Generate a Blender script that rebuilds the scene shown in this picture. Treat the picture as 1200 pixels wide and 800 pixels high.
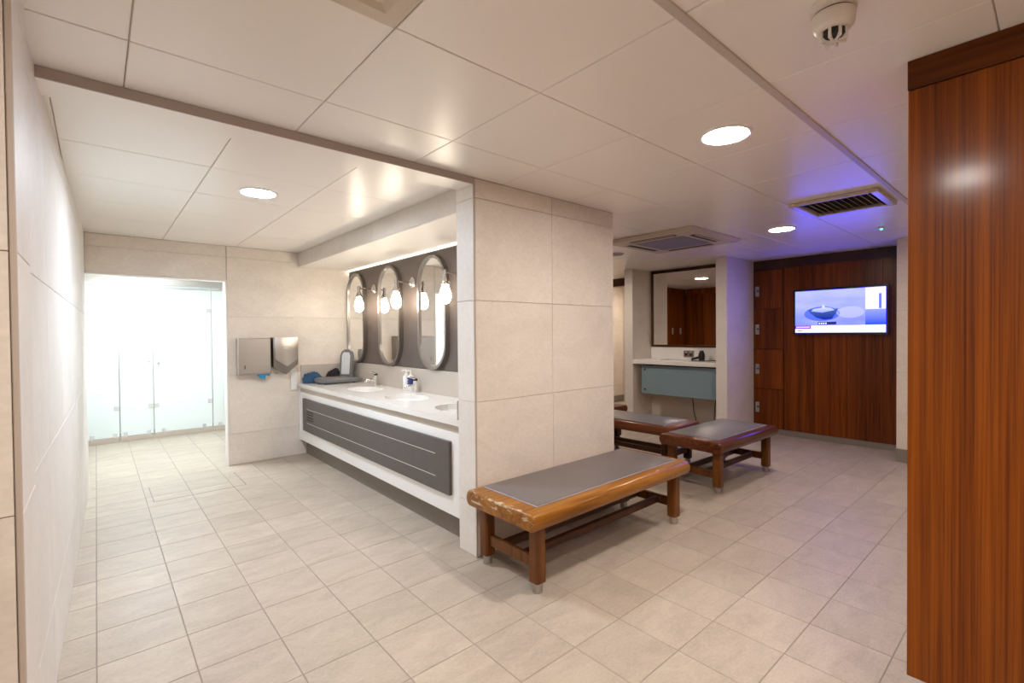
import bpy, bmesh, math, random
from mathutils import Matrix, Vector

# ------------------------------------------------------------------ clear
for o in list(bpy.data.objects):
    bpy.data.objects.remove(o, do_unlink=True)
random.seed(7)
SC = bpy.context.scene
COL = SC.collection
PI = math.pi
HC = 2.222          # ceiling height
CAMZ = 1.3156

# ------------------------------------------------------------------ camera
cam = bpy.data.cameras.new('camera')
cam.sensor_width = 36.0
cam.lens = 36.0 * 561.57 / 1200
cam.shift_x = (600 - 609.69) / 1200
cam.shift_y = (398.34 - 400) / 1200
cam.clip_start = 0.02
camo = bpy.data.objects.new('camera', cam)
COL.objects.link(camo)
camo.matrix_world = Matrix(((0.74866402, 0.01591563, -0.66275854, 0),
                            (-0.66289179, 0.00476782, -0.74870004, 0),
                            (-0.00875612, 0.99986197, 0.01411984, CAMZ),
                            (0, 0, 0, 1)))
SC.camera = camo

# ------------------------------------------------------------------ world / exposure
W = bpy.data.worlds.new('world')
SC.world = W
W.use_nodes = True
W.node_tree.nodes['Background'].inputs[0].default_value = (1, 0.95, 0.9, 1)
W.node_tree.nodes['Background'].inputs[1].default_value = 0.02
SC.view_settings.view_transform = 'Standard'
SC.view_settings.look = 'None'
SC.view_settings.gamma = 1
SC.view_settings.use_curve_mapping = False
SC.view_settings.exposure = 1.38

# lamp strengths (radiance of the luminous faces)
L_NEAR = 105
L_MAIN = 62
L_LEFT = 140
L_SHOWER = 112
L_BULB = 19
L_STRIP = 7
L_TV = 2.8

# ------------------------------------------------------------------ material helpers
MATS = {}


def new_mat(name):
    m = bpy.data.materials.new(name)
    m.use_nodes = True
    nt = m.node_tree
    return m, nt, nt.nodes['Principled BSDF']


def plain(name, col, rough=0.5, metal=0.0, spec=None, coat=0.0, trans=0.0, bump=0.0, bscale=60.0, vary=0.0, ior=None):
    m, nt, b = new_mat(name)
    b.inputs['Base Color'].default_value = (*col, 1)
    b.inputs['Roughness'].default_value = rough
    b.inputs['Metallic'].default_value = metal
    if spec is not None:
        b.inputs['Specular IOR Level'].default_value = spec
    b.inputs['Coat Weight'].default_value = coat
    b.inputs['Coat Roughness'].default_value = 0.12
    b.inputs['Transmission Weight'].default_value = trans
    if ior:
        b.inputs['IOR'].default_value = ior
    tc = nt.nodes.new('ShaderNodeTexCoord')
    n = nt.nodes.new('ShaderNodeTexNoise')
    n.inputs['Scale'].default_value = bscale
    n.inputs['Detail'].default_value = 4
    nt.links.new(tc.outputs['Object'], n.inputs['Vector'])
    if vary > 0:
        mx = nt.nodes.new('ShaderNodeMixRGB')
        mx.inputs[1].default_value = (*[c * (1 - vary) for c in col], 1)
        mx.inputs[2].default_value = (*[min(1, c * (1 + vary)) for c in col], 1)
        nt.links.new(n.outputs['Fac'], mx.inputs[0])
        nt.links.new(mx.outputs[0], b.inputs['Base Color'])
    if bump > 0:
        bp = nt.nodes.new('ShaderNodeBump')
        bp.inputs['Strength'].default_value = bump
        bp.inputs['Distance'].default_value = 0.002
        nt.links.new(n.outputs['Fac'], bp.inputs['Height'])
        nt.links.new(bp.outputs[0], b.inputs['Normal'])
    MATS[name] = m
    return m


def emit(name, col, strength):
    m = bpy.data.materials.new(name)
    m.use_nodes = True
    nt = m.node_tree
    nt.nodes.clear()
    e = nt.nodes.new('ShaderNodeEmission')
    e.inputs[0].default_value = (*col, 1)
    e.inputs[1].default_value = strength
    o = nt.nodes.new('ShaderNodeOutputMaterial')
    nt.links.new(e.outputs[0], o.inputs[0])
    MATS[name] = m
    return m


def stone(name, c0, c1, rough, tone=0.06, s_big=2.2, s_fine=45, bump=0.08, spec=0.4, streak=(1, 1, 1)):
    """mottled stone / porcelain; every tile object gets its own tone and its own cut of the pattern"""
    m, nt, b = new_mat(name)
    N, Lk = nt.nodes, nt.links
    geo = N.new('ShaderNodeNewGeometry')
    oi = N.new('ShaderNodeObjectInfo')
    mul = N.new('ShaderNodeVectorMath'); mul.operation = 'SCALE'
    comb = N.new('ShaderNodeCombineXYZ')
    for i in range(3):
        Lk.new(oi.outputs['Random'], comb.inputs[i])
    Lk.new(comb.outputs[0], mul.inputs[0]); mul.inputs['Scale'].default_value = 37.0
    add = N.new('ShaderNodeVectorMath'); add.operation = 'ADD'
    mp = N.new('ShaderNodeMapping'); mp.inputs['Scale'].default_value = streak
    Lk.new(geo.outputs['Position'], mp.inputs[0])
    Lk.new(mp.outputs[0], add.inputs[0]); Lk.new(mul.outputs[0], add.inputs[1])
    n1 = N.new('ShaderNodeTexNoise'); n1.inputs['Scale'].default_value = s_big; n1.inputs['Detail'].default_value = 6
    n1.inputs['Roughness'].default_value = 0.62; n1.inputs['Distortion'].default_value = 0.6
    n2 = N.new('ShaderNodeTexNoise'); n2.inputs['Scale'].default_value = s_fine; n2.inputs['Detail'].default_value = 5
    Lk.new(add.outputs[0], n1.inputs['Vector']); Lk.new(add.outputs[0], n2.inputs['Vector'])
    mixf = N.new('ShaderNodeMath'); mixf.operation = 'MULTIPLY_ADD'
    Lk.new(n2.outputs['Fac'], mixf.inputs[0]); mixf.inputs[1].default_value = 0.45
    sc = N.new('ShaderNodeMath'); sc.operation = 'MULTIPLY'; sc.inputs[1].default_value = 0.7
    Lk.new(n1.outputs['Fac'], sc.inputs[0]); Lk.new(sc.outputs[0], mixf.inputs[2])
    ramp = N.new('ShaderNodeValToRGB')
    ramp.color_ramp.elements[0].position = 0.38; ramp.color_ramp.elements[0].color = (*c0, 1)
    ramp.color_ramp.elements[1].position = 0.78; ramp.color_ramp.elements[1].color = (*c1, 1)
    Lk.new(mixf.outputs[0], ramp.inputs[0])
    hsv = N.new('ShaderNodeHueSaturation')
    mr = N.new('ShaderNodeMapRange'); mr.inputs[3].default_value = 1 - tone; mr.inputs[4].default_value = 1 + tone
    Lk.new(oi.outputs['Random'], mr.inputs[0]); Lk.new(mr.outputs[0], hsv.inputs['Value'])
    Lk.new(ramp.outputs[0], hsv.inputs['Color'])
    Lk.new(hsv.outputs[0], b.inputs['Base Color'])
    b.inputs['Roughness'].default_value = rough
    b.inputs['Specular IOR Level'].default_value = spec
    bp = N.new('ShaderNodeBump'); bp.inputs['Strength'].default_value = bump; bp.inputs['Distance'].default_value = 0.002
    Lk.new(mixf.outputs[0], bp.inputs['Height']); Lk.new(bp.outputs[0], b.inputs['Normal'])
    MATS[name] = m
    return m


def wood(name, dark, light, grain=(55, 55, 1.6), rough=0.3, coat=0.5, coat_rough=0.15, tone=0.12, bump=0.12, spec=0.15):
    m, nt, b = new_mat(name)
    N, Lk = nt.nodes, nt.links
    tc = N.new('ShaderNodeTexCoord')
    oi = N.new('ShaderNodeObjectInfo')
    comb = N.new('ShaderNodeCombineXYZ')
    for i in range(3):
        Lk.new(oi.outputs['Random'], comb.inputs[i])
    mul = N.new('ShaderNodeVectorMath'); mul.operation = 'SCALE'; mul.inputs['Scale'].default_value = 23.0
    Lk.new(comb.outputs[0], mul.inputs[0])
    add = N.new('ShaderNodeVectorMath'); add.operation = 'ADD'
    Lk.new(tc.outputs['Object'], add.inputs[0]); Lk.new(mul.outputs[0], add.inputs[1])
    mp = N.new('ShaderNodeMapping'); mp.inputs['Scale'].default_value = grain
    Lk.new(add.outputs[0], mp.inputs[0])
    n1 = N.new('ShaderNodeTexNoise'); n1.inputs['Scale'].default_value = 1.0; n1.inputs['Detail'].default_value = 6
    n1.inputs['Roughness'].default_value = 0.6; n1.inputs['Distortion'].default_value = 0.4
    Lk.new(mp.outputs[0], n1.inputs['Vector'])
    mp2 = N.new('ShaderNodeMapping'); mp2.inputs['Scale'].default_value = [g * 0.14 for g in grain]
    Lk.new(add.outputs[0], mp2.inputs[0])
    n2 = N.new('ShaderNodeTexNoise'); n2.inputs['Scale'].default_value = 1.0; n2.inputs['Detail'].default_value = 3
    n2.inputs['Distortion'].default_value = 1.2
    Lk.new(mp2.outputs[0], n2.inputs['Vector'])
    mm = N.new('ShaderNodeMath'); mm.operation = 'MULTIPLY_ADD'; mm.inputs[1].default_value = 0.62
    s2 = N.new('ShaderNodeMath'); s2.operation = 'MULTIPLY'; s2.inputs[1].default_value = 0.5
    Lk.new(n2.outputs['Fac'], s2.inputs[0])
    Lk.new(n1.outputs['Fac'], mm.inputs[0]); Lk.new(s2.outputs[0], mm.inputs[2])
    ramp = N.new('ShaderNodeValToRGB')
    ramp.color_ramp.elements[0].position = 0.40; ramp.color_ramp.elements[0].color = (*dark, 1)
    ramp.color_ramp.elements[1].position = 0.70; ramp.color_ramp.elements[1].color = (*light, 1)
    Lk.new(mm.outputs[0], ramp.inputs[0])
    hsv = N.new('ShaderNodeHueSaturation')
    mr = N.new('ShaderNodeMapRange'); mr.inputs[3].default_value = 1 - tone; mr.inputs[4].default_value = 1 + tone
    Lk.new(oi.outputs['Random'], mr.inputs[0]); Lk.new(mr.outputs[0], hsv.inputs['Value'])
    Lk.new(ramp.outputs[0], hsv.inputs['Color'])
    Lk.new(hsv.outputs[0], b.inputs['Base Color'])
    b.inputs['Roughness'].default_value = rough
    b.inputs['Coat Weight'].default_value = coat
    b.inputs['Coat Roughness'].default_value = coat_rough
    b.inputs['Specular IOR Level'].default_value = spec
    bp = N.new('ShaderNodeBump'); bp.inputs['Strength'].default_value = bump; bp.inputs['Distance'].default_value = 0.001
    Lk.new(n1.outputs['Fac'], bp.inputs['Height']); Lk.new(bp.outputs[0], b.inputs['Normal'])
    MATS[name] = m
    return m


stone('floor_tile', (0.395, 0.326, 0.258), (0.545, 0.459, 0.372), 0.42, tone=0.055, s_big=4.5, s_fine=60, bump=0.12, spec=0.35, streak=(1, 2.2, 1))
plain('grout', (0.33, 0.28, 0.235), 0.85, vary=0.15, bscale=30)
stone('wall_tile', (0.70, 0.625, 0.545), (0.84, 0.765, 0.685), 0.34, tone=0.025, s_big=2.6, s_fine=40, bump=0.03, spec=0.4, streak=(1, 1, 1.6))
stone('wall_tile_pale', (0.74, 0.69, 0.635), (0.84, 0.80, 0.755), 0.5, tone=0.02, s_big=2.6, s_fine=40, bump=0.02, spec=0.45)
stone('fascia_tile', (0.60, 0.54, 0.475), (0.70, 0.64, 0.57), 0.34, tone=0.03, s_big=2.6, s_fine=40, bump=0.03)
plain('wall_grout', (0.52, 0.45, 0.38), 0.8, vary=0.1)
plain('ceiling_white', (0.90, 0.845, 0.79), 0.30, spec=0.45, bump=0.02, bscale=120, vary=0.015)
plain('ceiling_seam', (0.55, 0.47, 0.40), 0.7, vary=0.1)
plain('ceiling_strip', (0.55, 0.48, 0.42), 0.4, vary=0.03)
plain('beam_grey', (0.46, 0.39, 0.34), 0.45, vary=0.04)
plain('paint_white', (0.80, 0.76, 0.71), 0.45, vary=0.02)
plain('paint_beige', (0.66, 0.58, 0.50), 0.5, vary=0.03)
plain('trim_beige', (0.50, 0.42, 0.35), 0.4, vary=0.03)
plain('trim_pale', (0.74, 0.70, 0.66), 0.28, spec=0.5, vary=0.02)
plain('gloss_white', (0.88, 0.87, 0.85), 0.22, spec=0.5, vary=0.01)
plain('counter_stone', (0.82, 0.79, 0.75), 0.16, spec=0.55, vary=0.04, bscale=220)
plain('upstand_stone', (0.52, 0.46, 0.40), 0.3, vary=0.06, bscale=120)
plain('dark_laminate', (0.092, 0.078, 0.072), 0.42, vary=0.16, bscale=14, bump=0.05)
plain('dark_panel', (0.105, 0.082, 0.070), 0.45, vary=0.22, bscale=7, bump=0.05)
plain('plinth_brown', (0.19, 0.155, 0.125), 0.5, vary=0.1, bscale=20)
plain('inlay_silver', (0.72, 0.70, 0.68), 0.3, metal=0.7)
plain('slot_black', (0.02, 0.018, 0.016), 0.7)
plain('brushed_steel', (0.50, 0.47, 0.44), 0.33, metal=1.0, bump=0.05, bscale=150, vary=0.06)
plain('steel_dark', (0.30, 0.28, 0.26), 0.35, metal=1.0, vary=0.05)
plain('frame_steel', (0.36, 0.335, 0.315), 0.3, metal=1.0, vary=0.05)
plain('chrome', (0.82, 0.81, 0.80), 0.09, metal=1.0)
plain('fitting_pale', (0.72, 0.74, 0.73), 0.25, metal=0.35)
plain('nickel', (0.55, 0.52, 0.49), 0.2, metal=1.0)
plain('mirror_glass', (0.90, 0.90, 0.89), 0.015, metal=1.0)
plain('ceramic', (0.95, 0.94, 0.92), 0.1, spec=0.6, coat=0.4)
plain('plastic_grey', (0.17, 0.165, 0.165), 0.32, vary=0.03)
plain('plastic_silver', (0.55, 0.56, 0.57), 0.35, metal=0.2)
plain('keypad_pale', (0.62, 0.64, 0.66), 0.4, vary=0.12, bscale=40)
plain('cloth_blue', (0.03, 0.085, 0.17), 0.85, vary=0.45, bscale=60, bump=0.3)
plain('cloth_black', (0.012, 0.012, 0.014), 0.8, vary=0.3, bscale=60)
plain('paper_blue', (0.03, 0.26, 0.55), 0.7, vary=0.1)
plain('plastic_white', (0.80, 0.79, 0.77), 0.35)
plain('label_navy', (0.02, 0.03, 0.16), 0.4)
plain('vinyl_grey', (0.165, 0.143, 0.137), 0.36, spec=0.5, vary=0.06, bscale=9, bump=0.02)
plain('vinyl_blue_grey', (0.19, 0.18, 0.185), 0.32, spec=0.5, vary=0.06, bscale=9)
plain('edge_highlight', (0.42, 0.41, 0.50), 0.35)  # bluish white highlight of the bench pad edges, put into colour
plain('black_plastic', (0.010, 0.010, 0.012), 0.3)
plain('cable_brown', (0.06, 0.03, 0.025), 0.5)
plain('glass_teal', (0.24, 0.345, 0.395), 0.12, spec=0.6, coat=0.5)
plain('glass_frosted', (0.84, 0.90, 0.88), 0.25, spec=0.5, trans=0.12)
plain('glass_edge', (0.45, 0.62, 0.57), 0.2)
plain('detector_white', (0.74, 0.67, 0.60), 0.4)
plain('ac_cream', (0.60, 0.51, 0.41), 0.45, vary=0.02)
plain('ac_grille', (0.30, 0.28, 0.33), 0.5, vary=0.1, bscale=160)
plain('vent_cream', (0.60, 0.50, 0.41), 0.25, spec=0.6)
plain('void_dark', (0.03, 0.025, 0.02), 0.8)
plain('tv_bezel', (0.008, 0.008, 0.02), 0.18, spec=0.6)
plain('lock_grey', (0.40, 0.38, 0.37), 0.35, metal=0.3)
plain('skirting', (0.24, 0.205, 0.175), 0.5, vary=0.08)
wood('veneer', (0.082, 0.014, 0.0004), (0.285, 0.070, 0.0022), rough=0.40, coat=0.22, coat_rough=0.15, tone=0.05, bump=0.05, grain=(150, 150, 1.3))
wood('veneer_cross', (0.045, 0.010, 0.0006), (0.15, 0.036, 0.003), rough=0.4, coat=0.12, coat_rough=0.2, tone=0.05, bump=0.2, grain=(4, 2.2, 30))
wood('veneer_red', (0.065, 0.012, 0.0008), (0.235, 0.054, 0.0035), rough=0.38, coat=0.14, coat_rough=0.22, tone=0.10, bump=0.15, grain=(60, 60, 1.4))
wood('bench_wood', (0.15, 0.050, 0.005), (0.36, 0.145, 0.020), rough=0.32, coat=0.4, coat_rough=0.18, tone=0.08, grain=(2.5, 40, 40))
wood('bench_leg_wood', (0.065, 0.019, 0.004), (0.20, 0.068, 0.012), rough=0.35, coat=0.3, tone=0.1, grain=(40, 40, 3))
wood('bench_dark_wood', (0.065, 0.017, 0.006), (0.19, 0.055, 0.015), rough=0.30, coat=0.4, tone=0.1, grain=(2.5, 40, 40))
wood('bench_rail_wood', (0.030, 0.010, 0.004), (0.10, 0.032, 0.010), rough=0.4, coat=0.2, tone=0.1, grain=(3, 40, 40))
wood('mirror_frame_wood', (0.030, 0.012, 0.005), (0.09, 0.035, 0.014), rough=0.35, coat=0.3, tone=0.05, grain=(40, 3, 3))
emit('lamp_warm', (1.0, 0.87, 0.74), L_MAIN)
emit('lamp_near', (1.0, 0.935, 0.87), L_NEAR)
emit('lamp_neutral', (0.84, 0.97, 1.14), L_LEFT)
emit('lamp_shower', (0.85, 1.0, 1.10), L_SHOWER)
emit('fill_cubicle', (0.92, 1.0, 1.04), 38)  # added fill light behind the shower screens
emit('bulb_glow', (1.0, 0.86, 0.68), L_BULB)
emit('strip_glow', (1.0, 0.94, 0.86), L_STRIP)
emit('strip_soft', (1.0, 0.93, 0.83), 1.2)
emit('led_teal', (0.05, 0.9, 0.75), 3.0)


def wear_wood():
    """bench timber whose end edge is knocked and chipped to bare pale wood"""
    m = MATS['bench_wood'].copy(); m.name = 'bench_wood_worn'
    nt = m.node_tree; N, Lk = nt.nodes, nt.links
    b = N['Principled BSDF']
    src = b.inputs['Base Color'].links[0].from_socket
    tc = N.new('ShaderNodeTexCoord')
    sep = N.new('ShaderNodeSeparateXYZ'); Lk.new(tc.outputs['Object'], sep.inputs[0])
    m1 = N.new('ShaderNodeMath'); m1.operation = 'LESS_THAN'; m1.inputs[1].default_value = -0.717
    Lk.new(sep.outputs[0], m1.inputs[0])
    m2 = N.new('ShaderNodeMath'); m2.operation = 'GREATER_THAN'; m2.inputs[1].default_value = 0.368
    Lk.new(sep.outputs[2], m2.inputs[0])
    n = N.new('ShaderNodeTexNoise'); n.inputs['Scale'].default_value = 26; n.inputs['Detail'].default_value = 5
    mp = N.new('ShaderNodeMapping'); mp.inputs['Scale'].default_value = (1, 0.55, 1.6)
    Lk.new(tc.outputs['Object'], mp.inputs[0]); Lk.new(mp.outputs[0], n.inputs['Vector'])
    r = N.new('ShaderNodeValToRGB'); r.color_ramp.elements[0].position = 0.56; r.color_ramp.elements[1].position = 0.62
    Lk.new(n.outputs['Fac'], r.inputs[0])
    a = N.new('ShaderNodeMath'); a.operation = 'MULTIPLY'; Lk.new(m1.outputs[0], a.inputs[0]); Lk.new(m2.outputs[0], a.inputs[1])
    c = N.new('ShaderNodeMath'); c.operation = 'MULTIPLY'; Lk.new(a.outputs[0], c.inputs[0]); Lk.new(r.outputs[0], c.inputs[1])
    mx = N.new('ShaderNodeMixRGB'); mx.inputs[2].default_value = (0.55, 0.42, 0.27, 1)
    Lk.new(c.outputs[0], mx.inputs[0]); Lk.new(src, mx.inputs[1]); Lk.new(mx.outputs[0], b.inputs['Base Color'])
    MATS['bench_wood_worn'] = m


wear_wood()

# ------------------------------------------------------------------ mesh helpers


def box(bm, x0, x1, y0, y1, z0, z1, bevel=0.0, seg=1):
    vs = [bm.verts.new(p) for p in ((x0, y0, z0), (x1, y0, z0), (x1, y1, z0), (x0, y1, z0),
                                    (x0, y0, z1), (x1, y0, z1), (x1, y1, z1), (x0, y1, z1))]
    fs = [bm.faces.new([vs[i] for i in f]) for f in ((0, 3, 2, 1), (4, 5, 6, 7), (0, 1, 5, 4), (1, 2, 6, 5), (2, 3, 7, 6), (3, 0, 4, 7))]
    if bevel > 0:
        es = list({e for f in fs for e in f.edges})
        bmesh.ops.bevel(bm, geom=es, offset=bevel, segments=seg, profile=0.5, affect='EDGES', clamp_overlap=True)
    return bm


def prism(bm, pts, axis, a0, a1, bevel=0.0, seg=1):
    """extrude a 2-D outline: axis 'x' -> pts are (y,z); 'y' -> (x,z); 'z' -> (x,y)"""
    def mk(p, a):
        return {'x': (a, p[0], p[1]), 'y': (p[0], a, p[1]), 'z': (p[0], p[1], a)}[axis]
    A = [bm.verts.new(mk(p, a0)) for p in pts]
    B = [bm.verts.new(mk(p, a1)) for p in pts]
    n = len(pts)
    fs = [bm.faces.new(A), bm.faces.new(list(reversed(B)))]
    for i in range(n):
        fs.append(bm.faces.new((A[i], B[i], B[(i + 1) % n], A[(i + 1) % n])))
    if bevel > 0:
        es = list({e for f in fs[:2] for e in f.edges})
        bmesh.ops.bevel(bm, geom=es, offset=bevel, segments=seg, profile=0.5, affect='EDGES', clamp_overlap=True)
    return bm


def lathe(bm, prof, c=(0, 0, 0), n=24, axis='z'):
    rings = []
    for r, h in prof:
        ring = []
        for k in range(n):
            a = 2 * PI * k / n
            u, v = r * math.cos(a), r * math.sin(a)
            p = {'z': (u, v, h), 'x': (h, u, v), 'y': (u, h, v)}[axis]
            ring.append(bm.verts.new((c[0] + p[0], c[1] + p[1], c[2] + p[2])))
        rings.append(ring)
    for a, b in zip(rings, rings[1:]):
        for k in range(n):
            bm.faces.new((a[k], a[(k + 1) % n], b[(k + 1) % n], b[k]))
    bm.faces.new(list(reversed(rings[0])))
    bm.faces.new(rings[-1])
    return bm


def tube(bm, pts, r, n=10):
    pts = [Vector(p) for p in pts]
    rings = []
    prev = None
    for i, p in enumerate(pts):
        d = (pts[min(i + 1, len(pts) - 1)] - pts[max(i - 1, 0)]).normalized()
        ref = prev if prev is not None else (Vector((0, 0, 1)) if abs(d.z) < 0.9 else Vector((1, 0, 0)))
        s = d.cross(ref)
        if s.length < 1e-4:
            s = d.cross(Vector((0, 1, 0)))
        s.normalize()
        t = s.cross(d).normalized()
        prev = t
        rr = r[i] if isinstance(r, (list, tuple)) else r
        rings.append([bm.verts.new(p + s * rr * math.cos(2 * PI * k / n) + t * rr * math.sin(2 * PI * k / n)) for k in range(n)])
    for a, b in zip(rings, rings[1:]):
        for k in range(n):
            bm.faces.new((a[k], a[(k + 1) % n], b[(k + 1) % n], b[k]))
    bm.faces.new(list(reversed(rings[0])))
    bm.faces.new(rings[-1])
    return bm


def capsule_pts(cy, cz, r, half, n=16):
    """upright capsule outline in (y,z)"""
    P = []
    for k in range(n + 1):
        a = PI * k / n
        P.append((cy + r * math.cos(a), cz + half + r * math.sin(a)))
    for k in range(n + 1):
        a = PI + PI * k / n
        P.append((cy + r * math.cos(a), cz - half + r * math.sin(a)))
    return P


def to_mesh(name, bm, mat, smooth=False):
    bmesh.ops.recalc_face_normals(bm, faces=bm.faces)
    me = bpy.data.meshes.new(name)
    bm.to_mesh(me)
    bm.free()
    if mat:
        me.materials.append(MATS[mat] if isinstance(mat, str) else mat)
    if smooth:
        for p in me.polygons:
            p.use_smooth = True
        try:
            me.set_sharp_from_angle(angle=math.radians(35))
        except Exception:
            pass
    return me


def obj(name, bm, mat, parent=None, loc=(0, 0, 0), rot=None, smooth=False):
    me = bm if isinstance(bm, bpy.types.Mesh) else to_mesh(name, bm, mat, smooth)
    o = bpy.data.objects.new(name, me)
    COL.objects.link(o)
    o.location = loc
    if rot:
        o.rotation_euler = rot
    if parent:
        o.parent = parent
    return o


def tag(o, label, cat, group=None):
    o['label'] = label
    o['category'] = cat
    if group:
        o['group'] = group
    return o


def thing(name, label, cat, loc=(0, 0, 0), rotz=0.0, group=None):
    o = bpy.data.objects.new(name, None)
    o.empty_display_size = 0.1
    COL.objects.link(o)
    o.location = loc
    o.rotation_euler = (0, 0, rotz)
    return tag(o, label, cat, group)


def struct(name, bm, mat, label=None, parent=None, loc=(0, 0, 0), rot=None):
    o = obj(name, bm, mat, parent, loc, rot)
    o['kind'] = 'structure'
    if label:
        o['label'] = label
        o['category'] = name.split('_')[0]
    return o


def B(*a, **k):
    return box(bmesh.new(), *a, **k)


TILE_CACHE = {}


def slab_mesh(name, sx, sy, sz, mat, bev=0.0015):
    """shared bevelled slab with its corner at the origin"""
    key = (name, round(sx, 3), round(sy, 3), round(sz, 3), mat)
    if key not in TILE_CACHE:
        bm = bmesh.new()
        box(bm, 0, sx, 0, sy, 0, sz, bev)
        TILE_CACHE[key] = to_mesh(name, bm, mat)
    return TILE_CACHE[key]


def tile_wall(parent, mat, axis, face, u_cuts, z_cuts, depth=0.008, gap=0.002, sign=1, skip=None):
    """individual wall tiles on a plane.  axis 'x': plane X=face, u runs along Y; axis 'y': plane Y=face, u runs along X.
    the tile's outer face lies on the plane, sign gives the outward side"""
    for i in range(len(u_cuts) - 1):
        for j in range(len(z_cuts) - 1):
            u0, u1, z0, z1 = u_cuts[i] + gap / 2, u_cuts[i + 1] - gap / 2, z_cuts[j] + gap / 2, z_cuts[j + 1] - gap / 2
            if u1 - u0 < 0.01 or z1 - z0 < 0.01:
                continue
            if skip and skip(i, j):
                continue
            a0 = face - depth if sign > 0 else face
            if axis == 'x':
                me = slab_mesh('wall_tile', depth, u1 - u0, z1 - z0, mat)
                obj('wall_tile', me, None, parent, (a0, u0, z0))
            else:
                me = slab_mesh('wall_tile', u1 - u0, depth, z1 - z0, mat)
                obj('wall_tile', me, None, parent, (u0, a0, z0))


# ================================================================== SETTING
XL, YC, XCR, YD = 1.655, 2.269, 2.961, 5.588      # column left face / front / right face, door wall
ZJ = [0.0, 0.316, 0.913, 1.510, 2.109, HC]

# ---- floor
floor = struct('floor', B(-1.3, 7.7, -2.3, 8.7, -0.06, -0.002), 'grout', 'beige square floor tiles with thin dark grout lines')
FX0, FY0, TS = -0.019, 3.444, 0.3


def proj(x, y, z):
    v = camo.matrix_world.inverted() @ Vector((x, y, z))
    if v.z > -0.05:
        return None
    return (609.69 + 561.57 * v.x / -v.z, 398.34 - 561.57 * v.y / -v.z)


cand = []
for i in range(-1, 26):
    for j in range(-18, 19):
        x0, y0 = FX0 + i * TS, FY0 + j * TS
        xc, yc = x0 + TS / 2, y0 + TS / 2
        if x0 + TS < -0.2 or x0 > 7.5 or y0 > 7.75 or y0 < -2.2:
            continue
        if y0 > 5.6 and x0 > 2.3 and x0 < 9:
            continue
        if 2.0 < x0 and x0 + TS < 2.95 and y0 > 2.4 and y0 < 5.6:
            continue
        q = [proj(x, y, 0) for x, y in ((x0, y0), (x0 + TS, y0), (x0 + TS, y0 + TS), (x0, y0 + TS))]
        vis = 0
        if all(q) and max(p[0] for p in q) > 0 and min(p[0] for p in q) < 1200 and min(p[1] for p in q) < 800:
            ar = abs(sum(q[k][0] * q[(k + 1) % 4][1] - q[(k + 1) % 4][0] * q[k][1] for k in range(4))) / 2
            vis = min(ar, 5000)
            pc = (sum(p[0] for p in q) / 4, sum(p[1] for p in q) / 4)
            if 1.75 < xc < 2.95 and 2.3 < yc < 5.6:
                vis = 0                                   # under the vanity / pier
            if xc > 2.96 and yc > YC and pc[0] < 716:
                vis = 0                                   # behind the pier
            if pc[0] > 1066 and xc > 2.05:
                vis = 0                                   # behind the locker end
            if yc > 5.6 and (pc[0] > 262 or pc[0] < 96):
                vis = 0
        cand.append((vis, x0, y0))
cand.sort(key=lambda c: -c[0])
tile_me = slab_mesh('floor_tile', TS - 0.004, TS - 0.004, 0.008, 'floor_tile', 0.0012)
rest = bmesh.new()
for n, (vis, x0, y0) in enumerate(cand):
    if n < 300 and vis > 0:
        obj('floor_tile', tile_me, None, floor, (x0 + 0.002, y0 + 0.002, -0.008))
    else:
        box(rest, x0 + 0.002, x0 + TS - 0.002, y0 + 0.002, y0 + TS - 0.002, -0.008, 0.0)
ro = obj('floor_tile_field', rest, 'floor_tile', floor)
ro['kind'] = 'stuff'

# ---- ceiling
ceil = struct('ceiling', B(-1.3, 7.7, -2.3, 8.7, HC + 0.006, HC + 0.06), 'ceiling_seam', 'off white metal ceiling panels with thin seams')
QX, QY, QS = 0.680, 1.311, 0.5905
GAP = 0.004


def cuts(lo, hi, o, s):
    c = [lo]
    k = math.ceil((lo - o) / s - 1e-6)
    while o + k * s < hi - 1e-6:
        if o + k * s > lo + 1e-6:
            c.append(o + k * s)
        k += 1
    return c + [hi]


def ceil_tiles(x_lo, x_hi, y_lo, y_hi, ox, oy, s):
    xs, ys = cuts(x_lo, x_hi, ox, s), cuts(y_lo, y_hi, oy, s)
    for a, b in zip(xs, xs[1:]):
        for c, d in zip(ys, ys[1:]):
            if b - a < 0.02 or d - c < 0.02:
                continue
            me = slab_mesh('ceiling_tile', b - a - GAP, d - c - GAP, 0.008, 'ceiling_white', 0.002)
            obj('ceiling_tile', me, None, ceil, (a + GAP / 2, c + GAP / 2, HC + random.uniform(-0.0006, 0.0006)))


ceil_tiles(-1.2, 7.6, -2.2, YC, QX, QY, QS)                       # main room
ceil_tiles(XCR, 7.6, YC, 5.6, QX, QY + QS * 2, QS)                # locker room
ceil_tiles(-0.2, 1.69, 2.40, YD, 0.478, 3.035, 0.5945)            # wash area
ceil_tiles(-0.2, 1.7, 5.70, 8.6, 0.478, 3.035, 0.5945)            # showers
struct('trim_1', B(-1.2, 6.0, 0.712, 0.742, HC - 0.006, HC + 0.004, bevel=0.002), 'ceiling_strip', 'narrow raised strip running across the ceiling panels')

# ---- left wall (runs very slightly askew)
ang = math.atan2(-0.065 + 0.139, YD - YC)
LW = (YD - YC) / math.cos(ang) + 0.0
wall_left = struct('wall_left', B(-0.12, -0.009, -0.42, LW, 0, HC + 0.02), 'wall_grout', 'pale tiled wall running beside the wash area', loc=(-0.139, YC, 0), rot=(0, 0, -ang))
tile_wall(wall_left, 'wall_tile_pale', 'x', 0.0, [-0.42, 0.22, 0.82, 1.42, 2.02, 2.62, LW - 0.003], ZJ)
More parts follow.
